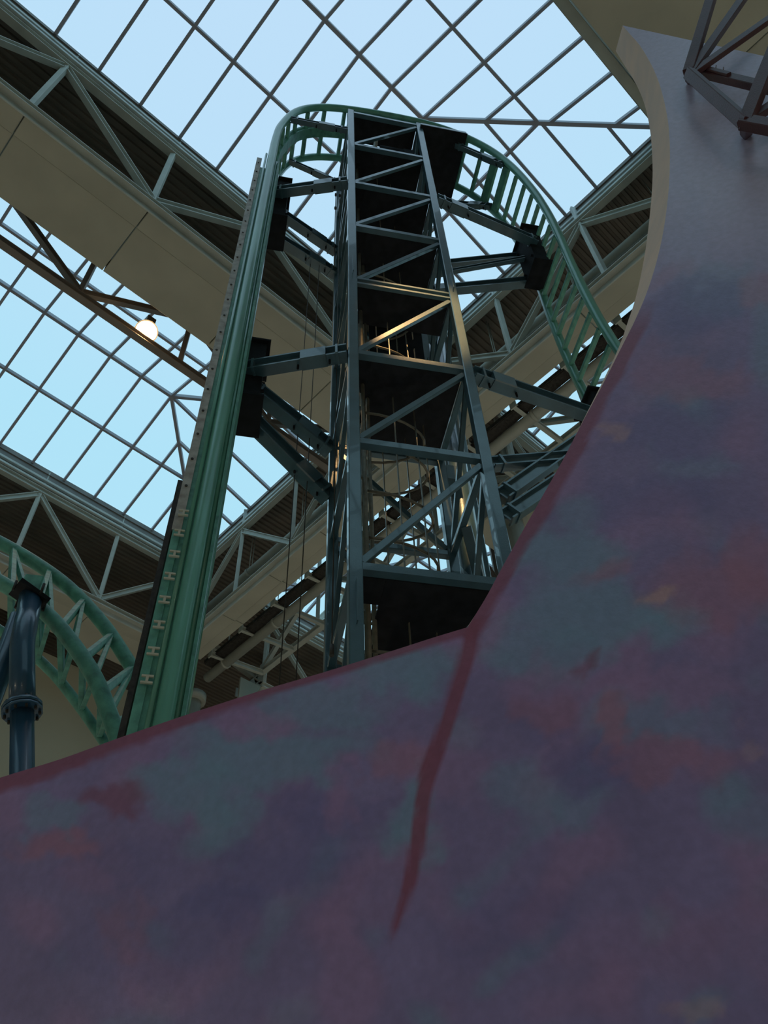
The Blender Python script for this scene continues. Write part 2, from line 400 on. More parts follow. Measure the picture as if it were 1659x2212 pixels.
# cream building column behind the tower
def building_column(x, y, r, label):
    rt = thing('building_column', (x, y, FLOOR), label, 'column', 'round roof columns')
    bar('shaft', (x, y, FLOOR), (x, y, 18.4), 2*r, 2*r, M['pipe'], rt, 'O')
    bar('base_ring', (x, y, FLOOR), (x, y, FLOOR+.3), 2*r+.2, 2*r+.2, M['pipe'], rt, 'O')
    bar('capital', (x, y, 18.4), (x, y, 18.7), 2*r+.3, 2*r+.3, M['pipe'], rt, 'O')
building_column(14.6, 9.15, .3, 'round cream building column seen right of the tower')
building_column(12.6, 22.5, .3, 'round cream building column low behind the green lift leg')
# long diagonal wind braces under the last girder
for (a, b, lab) in (((520, 1500), (760, 1270), 'heavy pale brace rising right, low behind the tower'), ((560, 1475), (640, 1240), 'thin steep brace low left of the tower'), ((445, 1385), (560, 1470), 'pale brace falling right, just beside the green leg')):
    p, q = at_y(*a, 22.9), at_y(*b, 22.9)
    rt = thing('wind_brace', (p+q)/2, lab, 'brace', 'braces under the far girder')
    bar('brace_bar', p, q, .22, .26, M['pipe'], rt, 'I')
    for s_ in (p, q): boxo('brace_plate', s_, XY, (.5, .05, .4), M['pipe'], rt)

# ================================================================== LIFT TOWER
tower = thing('lift_tower', L(.74, .74, FLOOR), 'tall dark blue square lattice tower with black platforms, inside the green track arch', 'tower')
LV = [1.75, 3.6, 5.48, 7.4, 9.25, 11.2, 13.15, 15.0, 17.0, 19.0]
A_, B_ = 1.48, 1.49
for (t, w) in ((0, 0), (A_, 0), (0, B_), (A_, B_)):
    bar('post', L(t, w, FLOOR), L(t, w, 19.08), .13, .13, M['tower'], tower, up=Wd)
    bar('base_plate', L(t, w, FLOOR), L(t, w, FLOOR+.03), .4, .4, M['tower'], tower, up=Wd)
    for z in (11.6, 5.0): bar('splice_plate', L(t, w-.07, z-.25), L(t, w-.07, z+.25), .1, .012, M['tower'], tower, up=T)
g = .065
for i, z in enumerate(LV):
    if abs(z-11.2) < .01:
        for dz in (-.07, .07): bar('crossbar', L(g, -.02, z+dz), L(A_-g, -.02, z+dz), .06, .05, M['tower'], tower, 'box')
    else: bar('crossbar', L(g, 0, z), L(A_-g, 0, z), .09, .09, M['tower'], tower, 'C')
    bar('crossbar', L(g, B_, z), L(A_-g, B_, z), .09, .09, M['tower'], tower)
    bar('crossbar', L(0, g, z), L(0, B_-g, z), .08, .08, M['tower'], tower)
    bar('crossbar', L(A_, g, z), L(A_, B_-g, z), .08, .08, M['tower'], tower)
    if i:
        z0 = LV[i-1]
        bar('diagonal', L(g, 0, z0+.08), L(A_-g, 0, z-.12), .06, .075, M['tower'], tower)
        bar('diagonal', L(g, B_, z-.12), L(A_-g, B_, z0+.08), .06, .075, M['tower'], tower)
        bar('diagonal', L(0, g, z-.1), L(0, B_-g, z0+.08), .05, .06, M['tower'], tower)
        bar('diagonal', L(A_, g, z-.1), L(A_, B_-g, z0+.08), .06, .07, M['tower'], tower)
def plate(t0, t1, w0, w1, z, nm='platform', th=.03, par=None, m='towerdark'):
    boxo(nm, L((t0+t1)/2, (w0+w1)/2, z), TF, (t1-t0, w1-w0, th), M[m], par or tower)
e_ = .05
plate(e_, A_-e_, e_, .55, 19.0)
plate(A_+.02, 2.5, -.13, 1.38, 18.75)
plate(e_, A_-e_, e_, B_-.1, 17.0)
for z in (15.0, 13.15): plate(.26, A_-e_, e_, B_-e_, z); plate(e_, .26, e_, .8, z)
plate(e_, A_-e_, e_, .62, 11.2)
plate(.25, A_-e_, e_, B_-e_, 9.25); plate(e_, .25, e_, .55, 9.25)
plate(.3, A_-e_, e_, B_-e_, 5.44); plate(e_, .3, e_, .4, 5.44)
plate(.25, A_-e_, e_, B_-e_, 1.7)
# closing plates between upper floors on the far side (dark back of the machine room)
boxo('back_sheet', L(.98, 1.42, 12.2), TF, (.9, .02, 1.7), M['towerdark'], tower)
boxo('back_sheet', L(.98, 1.42, 14.1), TF, (.9, .02, 1.7), M['towerdark'], tower)
boxo('back_sheet', L(1.0, 1.42, 16.0), TF, (.85, .02, 1.8), M['towerdark'], tower)
boxo('back_sheet', L(.95, 1.44, 4.4), TF, (1.0, .02, 1.9), M['towerdark'], tower)
# right platform joists
for w in (-.1, .4, .85, 1.34): bar('joist', L(A_, w, 18.82), L(2.48, w, 18.82), .06, .1, M['tower'], tower)
# hoist machinery in the head of the tower
mach = thing('hoist_motor', L(.85, .35, 17.9), 'dark hoist motor and toothed wheel in the tower head', 'motor')
bar('motor_body', L(.65, .36, 17.92), L(1.15, .36, 17.92), .36, .36, M['towerdark'], mach, 'O')
bar('gearbox', L(1.15, .36, 17.92), L(1.35, .36, 17.92), .3, .4, M['towerdark'], mach)
def gear(nm, c, r, n, th, m, parent):
    vs = []; fs = []; k_ = n*4
    for s in (-1, 1):
        for i in range(k_):
            a = 2*math.pi*i/k_; rr = r if i % 4 in (0, 1) else r*.9
            v = Wd*(rr*math.cos(a))+Z*(rr*math.sin(a))+T*(s*th/2); vs.append(v)
    fs = [list(range(k_)), list(range(k_, 2*k_))[::-1]]+[[i, k_+i, k_+(i+1) % k_, (i+1) % k_] for i in range(k_)]
    return link(nm, mesh(vs, fs), m, parent, c)
gear('toothed_wheel', L(.55, .36, 17.92), .30, 22, .05, M['steelb'], mach)
bar('mounting_frame', L(.3, .18, 17.6), L(1.4, .18, 17.6), .08, .1, M['towerdark'], mach); bar('mounting_frame', L(.3, .54, 17.6), L(1.4, .54, 17.6), .08, .1, M['towerdark'], mach)
for t in (.4, 1.3):
    for w in (.18, .54): bar('foot', L(t, w, 17.015), L(t, w, 17.57), .07, .07, M['towerdark'], mach)
# ladder with safety cage
lad = thing('caged_ladder', L(.36, 1.0, FLOOR), 'galvanised caged access ladder inside the blue tower', 'ladder')
lt = .30
for w in (.62, 1.02):
    bar('rail', L(lt, w, FLOOR+.05), L(lt, w, 18.4), .05, .05, M['ladder'], lad, 'O')
z = FLOOR+.3
while z < 18.2:
    bar('rung', L(lt, .62, z), L(lt, 1.02, z), .028, .028, M['ladder'], lad, 'O'); z += .3
hoop = []
for i in range(15):
    a = math.pi*(1.08*i/14-.04); hoop.append((lt+.02+.74*math.sin(a), .82-.38*math.cos(a)))
LVL = [4.2, 4.9, 5.9, 6.4, 7.15, 8.0, 8.65, 9.8, 10.3, 11.75, 12.5, 13.7, 14.3, 15.6, 16.3]
for z in LVL: tube('cage_hoop', [L(a, b, z) for a, b in hoop], .017, M['ladder'], lad, 8)
for i in (2, 4, 7, 10, 12):
    a, b = hoop[i]
    for za, zb_ in ((3.3, 5.3), (5.6, 9.1), (9.4, 11.05), (11.35, 13.0), (13.3, 14.85), (15.15, 16.9)):
        bar('cage_bar', L(a+.018, b, za), L(a+.018, b, zb_), .03, .012, M['ladder'], lad, up=T)
for z in (5.9, 7.6, 9.6, 10.5, 12.0, 13.7, 15.6):
    bar('wall_bracket', L(.06, .62, z), L(lt, .62, z), .04, .04, M['ladder'], lad); bar('wall_bracket', L(.06, 1.02, z), L(lt, 1.02, z), .04, .04, M['ladder'], lad)
# thin conduit bundle beside the ladder
cn = thing('conduit_bundle', L(.16, .5, FLOOR), 'twisted pale conduit and cables clipped beside the caged ladder', 'cable')
bar('conduit', L(.2, .42, FLOOR), L(.2, .42, 18), .05, .05, M['ladder'], cn, 'O')
for q in range(3):
    pts = [L(.13+.025*math.sin(zz*2.3+q*2), .46+.04*math.cos(zz*2.3+q*2), zz) for zz in np.arange(3.0, 18, .12)]
    tube('cable', pts, .011, M['ladder'], cn, 6)
# round column behind the tower
colm = thing('tube_column', L(1.80, 1.78, FLOOR), 'thick dark blue round column rising behind the tower', 'column')
bar('shaft', L(1.80, 1.78, FLOOR), L(1.80, 1.78, 17.2), .36, .36, M['tower'], colm, 'O')
for z in (11.9, 5.5): bar('flange', L(1.80, 1.78, z-.03), L(1.80, 1.78, z+.03), .5, .5, M['tower'], colm, 'O')
for z in (9.0, 13.0): boxo('bracket', L(1.62, 1.56, z), TF, (.30, .25, .35), M['tower'], colm)
for z in (7.4, 5.5, 9.25, 15.0):
    bar('tie_beam', L(A_, B_, z-.2), L(1.8, 1.78, z-.2), .1, .12, M['tower'], colm)
for (a, b) in (((A_+.05, 1.0, 7.4), (2.4, 2.6, 5.6)), ((A_+.05, .4, 5.2), (2.3, 2.0, 7.6)), ((.4, 1.6, 7.2), (2.3, 2.5, 5.8)), ((.2, 2.3, 6.0), (1.7, 1.9, 6.6)), ((.2, 2.3, 6.0), (1.75, 2.2, 5.7))):
    bar('stay_beam', L(*a), L(*b), .12, .14, M['tower'], colm)
bar('raking_leg', L(1.95, 1.9, 13.5), L(3.0, 4.2, FLOOR), .2, .2, M['tower'], colm)
bar('raking_leg', L(1.75, 1.9, 7.2), L(2.9, 3.0, FLOOR), .2, .2, M['tower'], colm)
# arms from tower to track
def arm(lab, a, b, w=.16, h=.2, clamp=None):
    a = L(*a); b = L(*b); rt = thing('support_arm', (a+b)/2, lab, 'beam', 'arms tying the tower to the track')
    bar('arm_beam', a, b, w, h, M['tower'], rt, 'I')
    d = (b-a)/np.linalg.norm(b-a)
    for p in (a+d*.12, b-d*.12): bar('end_plate', p-d*.015, p+d*.015, w+.03, h+.03, M['tower'], rt)
    c = a+d*.42 if clamp == 'a' else b-d*.42
    bar('clamp_sleeve', c-d*.16, c+d*.16, w+.025, h+.025, M['tower'], rt)
    for s in (-1, 1): bar('bolt', c+d*.2*s, c+d*.2*s+Z*-.18, .03, .03, M['towerdark'], rt, 'O')
arm('upper left front arm, above the hanging cables', (-1.3, .40, 15), (-.07, 0, 15))
arm('upper left rear arm, higher of the parallel pair', (-1.2, .92, 15.45), (-.05, 1.46, 15.4))
arm('upper left rear arm, lower of the parallel pair', (-1.2, .95, 14.42), (-.05, 1.46, 14.45))
arm('lower left front arm, level with the middle platform', (-1.3, .45, 9.22), (-.07, 0, 9.25), .16, .2)
arm('lower left rear arm, higher of the parallel pair', (-1.2, .9, 9.55), (-.05, 1.46, 9.15), .17, .22)
arm('lower left rear arm, lower of the parallel pair', (-1.2, .95, 8.95), (-.05, 1.46, 8.15), .17, .22)
arm('short arm at the very top left, under the front rail', (-1.2, 0, 17.85), (-.07, 0, 17.85), .1, .12)
arm('short arm at the top left, under the rear rail', (-1.15, .95, 18.25), (-.05, 1.2, 18.2), .1, .12)
arm('upper right front arm reaching to the drop track', (A_+.07, 0, 15), (3.55, .45, 15), clamp='a')
arm('upper right rear arm, higher of the pair', (A_+.07, B_, 15.35), (3.7, .93, 15.5), .15, .2, 'a')
arm('upper right rear arm, lower of the pair', (A_+.07, B_, 14.35), (3.6, .93, 14.4), .15, .2, 'a')
arm('thin upper right tie between the two rear arms', (A_+.07, B_, 14.95), (3.6, .7, 14.95), .08, .1, 'a')
arm('middle right front arm running behind the fin wall edge', (A_+.07, 0, 9.2), (3.55, .45, 9.3), clamp='a')
q = lambda x, y, w=0: (float((at_w(x, y, w)-P1)@T), w, float(at_w(x, y, w)[2]))
arm('low right strut, flat top one of three', q(1062, 1003), (3.2, 0, 7.9), .12, .15)
arm('low right strut, sloping middle one of three', q(1085, 1072), (3.2, 0, 8.55), .13, .17)
arm('low right strut, sloping lowest one of three', q(1092, 1118), (3.2, 0, 8.1), .13, .17)
arm('top right arm under the end of the upper platform', (2.3, .1, 18.6), (3.2, .05, 17.7), .1, .12)
arm('top right arm at the rear of the upper platform', (2.3, B_-.1, 18.7), (3.2, .95, 17.8), .1, .12)
# hanging hoist cables
for (t, w, z1, z0, lab) in ((-.24, .2, 14.9, 12.0, 'thin hanging cable with a small weight left of the tower head'), (-.17, .2, 14.9, 4.6, 'thin cable hanging left of the tower, nearest to it'), (-.52, 1.3, 14.4, 3.6, 'long dark cable hanging between green leg and tower'), (-.36, 1.3, 14.4, 3.6, 'second long dark cable, right beside the first')):
    rt = thing('hanging_cable', L(t, w, z0), lab, 'cable', 'cables hanging beside the tower')
    bar('cable_strand', L(t, w, z0), L(t, w, z1), .012, .012, M['rope'], rt, 'O')
    bar('cable_eye', L(t, w, z1-.06), L(t, w, z1+.03), .035, .035, M['rope'], rt, 'O')
    if z0 > 10: bar('cable_weight', L(t, w, 14.25), L(t, w, 14.32), .04, .04, M['rope'], rt, 'O')
    else: bar('cable_weight', L(t, w, z0), L(t, w, z0+.12), .04, .04, M['rope'], rt, 'O')

# ================================================================== GREEN TRACK ARCH
arch = thing('coaster_track', L(1.2, .45, FLOOR), 'glossy green coaster track arching over the blue tower, vertical lift leg on the left', 'track')
ctrl = [(-1.43, FLOOR), (-1.43, 2), (-1.43, 6), (-1.43, 10), (-1.43, 14), (-1.43, 15.6), (-1.42, 16.6), (-1.36, 17.4), (-1.12, 18.4), (-.66, 19.0), (.03, 19.28), (1.0, 19.38), (1.8, 19.30), (2.47, 18.95),
        (3.0, 18.35), (3.35, 17.55), (3.58, 16.5), (3.68, 15.6), (3.72, 14.6), (3.71, 13.2), (3.73, 12.0), (3.80, 10.9), (3.98, 9.6), (4.3, 8.2), (4.8, 6.8), (5.6, 5.4)]
def catmull(c, n=6):
    out = []
    for i in range(len(c)-1):
        p0 = np.array(c[max(i-1, 0)]); p1_ = np.array(c[i]); p2 = np.array(c[i+1]); p3 = np.array(c[min(i+2, len(c)-1)])
        for k_ in range(n):
            s = k_/n; out.append(.5*((2*p1_)+(-p0+p2)*s+(2*p0-5*p1_+4*p2-p3)*s*s+(-p0+3*p1_-3*p2+p3)*s**3))
    out.append(np.array(c[-1])); return out
path = catmull(ctrl)
GA = 1.03
tube('running_rail', [L(t, 0, z) for t, z in path], .075, M['green'], arch, 16)
tube('running_rail', [L(t, GA, z) for t, z in path], .075, M['green'], arch, 16)
# ties at even steps
acc = 0; last = path[0]; ties = []
for p in path[1:]:
    seg = np.linalg.norm(p-last); 
    s = 0
    while acc+seg-s >= .46 if False else False: pass
    acc += seg
    if acc >= .44:
        ties.append((last+(p-last)*.5, (p-last)/seg)); acc = 0
    last = p
# resample evenly instead
pl = np.array(path); ds = np.r_[0, np.cumsum(np.linalg.norm(np.diff(pl, axis=0), axis=1))]
def onpath(s):
    i = min(max(np.searchsorted(ds, s)-1, 0), len(pl)-2); f = (s-ds[i])/(ds[i+1]-ds[i])
    d = pl[i+1]-pl[i]; return pl[i]+d*f, d/np.linalg.norm(d)
s = 4.0
while s < ds[-1]:
    p, d = onpath(s)
    nrm = np.array([d[1], -d[0]])           # towards the inside of the arch
    c = p+nrm*.03
    wide = abs(c[0]-3.12) < .22 and c[1] > 17
    bar('cross_tie', L(c[0], .06, c[1]), L(c[0], GA-.06, c[1]), .07 if not wide else .22, .07, M['greendull'], arch, up=T*nrm[0]+Z*nrm[1])
    s += .47
# chain trough between the rails, up the lift leg and over the top
tr = [(t, z) for t, z in path if z > 2 and t < 1.1]
for w, off, r in ((.40, .02, .055), (.56, .02, .055)):
    tube('chain_trough', [L(t+(0 if z < 17.5 else 0), w, z) for t, z in tr], r, M['greendull'], arch, 8)
def ribbon(nm, w0, w1, offs, m, sel, th=.03):
    vs = []; fs = []; pts = sel
    base = L(0, 0, 10)
    for i, (t, z) in enumerate(pts):
        a = pts[max(i-1, 0)]; b = pts[min(i+1, len(pts)-1)]; d = np.array([b[0]-a[0], b[1]-a[1]]); d /= np.linalg.norm(d); n_ = np.array([d[1], -d[0]])
        for w, o_ in ((w0, offs), (w1, offs), (w1, offs+th), (w0, offs+th)):
            vs.append(L(t+n_[0]*o_, w, z+n_[1]*o_)-base)
    for i in range(len(pts)-1):
        for k_ in range(4): fs.append([i*4+k_, i*4+(k_+1) % 4, i*4+4+(k_+1) % 4, i*4+4+k_])
    fs += [[3, 2, 1, 0], [len(vs)-4+j for j in range(4)]]
    return link(nm, mesh(vs, fs), m, arch, base)
ribbon('trough_plate', .38, .58, -.02, M['greendull'], tr, .1)
# broad folded plates that make the lift leg look like one ribbed beam
lz = [2.0, 16.6]
for (t0, t1, w, nm, m, zz) in ((-1.60, -1.45, .03, 'leg_plate', 'greendull', 15.0), (-1.40, -1.28, .22, 'leg_plate', 'green', 15.3), (-1.37, -1.30, .74, 'leg_plate', 'greendull', 15.6)):
    boxo(nm, L((t0+t1)/2, w, (lz[0]+zz)/2), TF, (t1-t0, .05, zz-lz[0]), M[m], arch)
boxo('leg_web', L(-1.30, .30, 8.8), TF, (.03, .5, 13.6), M['greendull'], arch)
for w, t, r in ((.10, -1.345, .035), (.30, -1.30, .03), (-.03, -1.53, .02)):
    bar('leg_bead', L(t, w, 2), L(t, w, 15.6), 2*r, 2*r, M['green'], arch, 'O')
# pale perforated strip with bolts on the outer side
strip = boxo('perforated_strip', L(-1.635, .0, 10.55), TF, (.085, .02, 9.7), M['strip'], arch)
boxo('leg_plate', L(-1.63, .0, 3.8), TF, (.07, .02, 3.8), M['greendull'], arch)
z = 5.9
while z < 15.2:
    bar('bolt', L(-1.635, -.02, z), L(-1.635, -.008, z), .028, .028, M['rust'], strip, 'O'); z += .42
guide = boxo('chain_guide', L(-1.70, .05, 4.2), TF, (.045, .12, 4.4), M['rust'], arch)
z = 4.0
while z < 6.1:
    for dz in (-.03, .03): boxo('clip', L(-1.60, -.05, z+dz), TF, (.09, .02, .018), M['clip'], guide)
    boxo('clip', L(-1.60, -.05, z), TF, (.02, .02, .06), M['clip'], guide); z += .27
# junction boxes where the arms meet the track
for (t, w, z, d, lab) in ((-1.2, .72, 14.95, (.26, .55, 1.7), 'upper left'), (-1.2, .72, 9.3, (.26, .55, 1.3), 'lower left'), (3.55, .70, 14.95, (.26, .5, 1.5), 'right'), (3.62, .70, 9.4, (.26, .5, 1.3), 'low right')):
    rt = thing('junction_box', L(t, w, z), 'black steel junction box where arms meet the track, '+lab, 'bracket', 'track junction boxes')
    boxo('box_body', L(t, w, z), TF, d, M['towerdark'], rt)
    for dz in (-.5, .5): boxo('flange', L(t-.0, w, z+dz*d[2]), TF, (d[0]+.1, d[1]+.1, .04), M['towerdark'], rt)
    for dz in (-.3, .3):
        for dw in (-.2, .2): bar('bolt', L(t, w+dw, z+dz*d[2])-T*(d[0]/2+.04), L(t, w+dw, z+dz*d[2])+T*(d[0]/2+.04), .05, .05, M['towerdark'], rt, 'O')

# ================================================================== LOWER LEFT TRACK
lt_ = thing('coaster_track', at_w(150, 1400, 2.6), 'paler green curved truss track in the lower left corner', 'track')
def px_curve(pts, w, n=5):
    c = catmull([tuple(p) for p in pts], n); return [at_w(p[0], p[1], w) for p in c]
r1 = px_curve([(-160, 1120), (-60, 1145), (0, 1172), (75, 1215), (150, 1270), (220, 1345), (268, 1415), (312, 1490), (345, 1570), (370, 1650), (385, 1740)], 2.9)
r2 = px_curve([(-160, 1190), (-60, 1225), (0, 1258), (60, 1295), (110, 1335), (160, 1395), (205, 1465), (235, 1540), (258, 1610), (270, 1690), (276, 1760)], 2.0)
r3 = px_curve([(-160, 1290), (-60, 1325), (0, 1362), (60, 1405), (115, 1455), (160, 1510), (200, 1565), (238, 1625), (262, 1690), (276, 1760), (284, 1820)], 2.9)
tube('running_rail', r1, .085, M['greendull'], lt_, 14); tube('running_rail', r2, .085, M['greendull'], lt_, 14); tube('running_rail', r3, .06, M['greendull'], lt_, 12)
N = len(r1)
for i in range(2, N-1, 5):
    bar('cross_tie', r1[i], r2[i], .06, .09, M['greendull'], lt_)
    bar('cross_tie', r2[i], r3[i], .06, .09, M['greendull'], lt_)
    bar('cross_tie', r1[i], r3[i], .05, .07, M['greendull'], lt_)
    if i+5 < N:
        bar('lacing_bar', r1[i], r2[i+3], .05, .07, M['greendull'], lt_)
        bar('lacing_bar', r3[i], r2[i+3], .05, .07, M['greendull'], lt_)
# navy pipe support
sup = thing('pipe_support', at_w(50, 1640, 1.6), 'navy blue flanged pipe support with a bent head under the lower left track', 'support')
k0, k1, k2 = at_w(48, 1760, 1.6), at_w(48, 1395, 1.6), at_w(66, 1290, 1.75)
kb = k0.copy(); 
dirn = (k0-k1)/np.linalg.norm(k0-k1); k0 = k1+dirn*((FLOOR-k1[2])/dirn[2])
dia = .21
bar('lower_pipe', k0, at_w(48, 1532, 1.6), dia, dia, M['bluepipe'], sup, 'O')
tube('upper_pipe', [at_w(48, 1532, 1.6), at_w(48, 1460, 1.6), at_w(48, 1400, 1.6), at_w(50, 1380, 1.61), at_w(54, 1360, 1.64), at_w(66, 1290, 1.75)], dia*.56, M['bluepipe'], sup, 20)
fa = at_w(48, 1526, 1.6); fb = at_w(48, 1540, 1.6); d_ = (fb-fa)/np.linalg.norm(fb-fa)
bar('pipe_flange', fa, fa+d_*.035, .36, .36, M['bluepipe'], sup, 'O'); bar('pipe_flange', fa+d_*.045, fa+d_*.08, .36, .36, M['bluepipe'], sup, 'O')
for j in range(10):
    a = 2*math.pi*j/10; x_ = np.cross(d_, Wd); x_ /= np.linalg.norm(x_); y_ = np.cross(d_, x_)
    c = fa+x_*.15*math.cos(a)+y_*.15*math.sin(a); bar('bolt', c-d_*.03, c+d_*.11, .026, .026, M['rust'], sup, 'O')
b2 = at_w(-70, 1640, 2.2)
bar('raking_pipe', at_w(46, 1330, 1.72), b2+(b2-at_w(46, 1330, 1.72))*.8, dia*1.05, dia*1.05, M['bluepipe'], sup, 'O')
hd = at_w(64, 1288, 1.77)
boxo('head_plate', hd, (T*.85+Wd*.5+Z*-.25, Wd*.85-T*.5+Z*.2), (.36, .36, .05), M['towerdark'], sup)
for a_ in (-.14, .14):
    for b_ in (-.14, .14): bar('bolt', hd+T*a_+Wd*b_-Z*.06, hd+T*a_+Wd*b_+Z*.07, .03, .03, M['rust'], sup, 'O')
bar('saddle', hd+Z*.03, hd+Z*.22, .2, .2, M['greendull'], sup)

# ================================================================== FLOODLIGHT AND ADDED SPOT
def floodlight(c, aim, label, energy, glow=True, spot=None):
    c = np.array(c, float); d = np.array(aim, float)-c; d /= np.linalg.norm(d)
    rt = thing('floodlight', c, label, 'lamp')
    pr = [(.0, .10), (.10, .14), (.22, .26), (.30, .30)]
    x_ = np.cross(d, Z); x_ /= np.linalg.norm(x_); y_ = np.cross(d, x_); vs = []; fs = []; n = 18
    for off, r in pr:
        for k_ in range(n): a = 2*math.pi*k_/n; vs.append(d*(off-.3)+x_*r*math.cos(a)+y_*r*math.sin(a))
    for i in range(len(pr)-1):
        for k_ in range(n): fs.append([i*n+k_, i*n+(k_+1) % n, (i+1)*n+(k_+1) % n, (i+1)*n+k_])
    fs.append(list(range(n)))
    link('reflector', mesh(vs, fs, True), M['lampbody'], rt, c)
    if glow:
        vs = []; fs = []
        for j in range(5):
            ph = j/4*math.pi/2
            for k_ in range(n): a = 2*math.pi*k_/n; r = .27*math.cos(ph)+.001; vs.append(d*(-.02+.12*math.sin(ph))+x_*r*math.cos(a)+y_*r*math.sin(a))
        for j in range(4):
            for k_ in range(n): fs.append([j*n+k_, j*n+(k_+1) % n, (j+1)*n+(k_+1) % n, (j+1)*n+k_])
        link('lens', mesh(vs, fs, True), M['glow'], rt, c)
    boxo('ballast_box', c+Z*.48-d*.12, XY, (.24, .2, .34), M['lampbody'], rt)
    bar('yoke', c-d*.2, c+Z*.35-d*.12, .05, .05, M['lampbody'], rt)
    ld = bpy.data.lights.new('lamp_light', 'SPOT'); lo = bpy.data.objects.new('lamp_light', ld); COL.objects.link(lo)
    ld.energy = energy; ld.color = (1, .60, .25); ld.spot_size = spot or math.radians(150); ld.spot_blend = .5; ld.shadow_soft_size = .15
    lo.parent = rt; lo.location = [float(v) for v in d*.16]
    lo.rotation_mode = 'QUATERNION'; lo.rotation_quaternion = Vector([float(v) for v in d]).to_track_quat('-Z', 'Y')
    return rt
lp = at_y(316, 716, 11.72)
floodlight(lp, lp*.0+np.array([0, 0, 0]), 'round warm floodlight glowing under the truss at the left', 60)
sl = L(1.0, -6.2, 17.2)
floodlight(sl, L(1.0, 0, 10.45), 'added warm spot, unseen overhead, for highlights on the tower', 7000, False, math.radians(11))  # invented lamp and housing, put in for the golden highlights on the tower

# invented lamps, added below the frame to stand in for indoor bounce light
for i_, (x, y) in enumerate([(-9, 5), (-9, 17), (2, 20), (9, 13), (12, 2), (22, 10), (22, 20), (30, 3), (-6, -9), (8, -10), (20, -8)]):
    rt = thing('added_fill_lamp', (x, y, FLOOR), 'added fill lamp, an unseen globe on a dark post below the frame', 'lamp', 'added fill lamps')
    bar('fill_post', (x, y, FLOOR), (x, y, 2.2), .12, .12, M['lampbody'], rt, 'O')
    bar('fill_foot', (x, y, FLOOR), (x, y, FLOOR+.25), .35, .35, M['lampbody'], rt, 'O')
    bar('fill_globe', (x, y, 2.25), (x, y, 2.45), .3, .3, M['lampbody'], rt, 'O')
    ld = bpy.data.lights.new('added_fill_light', 'POINT'); ld.energy = FILL_W; ld.color = (1, .86, .66); ld.shadow_soft_size = .3
    lo = bpy.data.objects.new('added_fill_light', ld); COL.objects.link(lo); lo.parent = rt; lo.location = (0, 0, 4.4)
# ================================================================== PAINTED FIN WALL
PD = 3.1; PA = math.radians(27)
PN = np.array([math.cos(PA), math.sin(PA), 0.0]); PT = np.array([-math.sin(PA), math.cos(PA), 0.0])
def at_p(x, y, d=PD):
    r = ray(x, y); return r*(d/(r@PN))
def smooth_pts(c, n):
    """resample a polyline evenly into n+1 points"""
    c = np.array(c, float); d = np.r_[0, np.cumsum(np.linalg.norm(np.diff(c, axis=0), axis=1))]; s = np.linspace(0, d[-1], n+1)
    return np.c_[np.interp(s, d, c[:, 0]), np.interp(s, d, c[:, 1])]
crease = [(780, 2420), (800, 2250), (822, 2120), (850, 2020), (885, 1900), (893, 1800), (905, 1710), (940, 1610), (975, 1500), (1000, 1420), (1010, 1355)]
fin = [(1010, 1355), (1050, 1290), (1085, 1225), (1150, 1110), (1215, 995), (1262, 905), (1305, 825), (1340, 755), (1375, 685), (1405, 610), (1428, 525), (1442, 435), (1447, 350), (1444, 270), (1430, 200), (1412, 150), (1385, 102), (1362, 75), (1345, 55)]
finL = catmull(fin, 4); creL = catmull(crease, 4)
def hsh(x, y, s): return noise.noise(Vector((x/s, y/s, 3.1)))
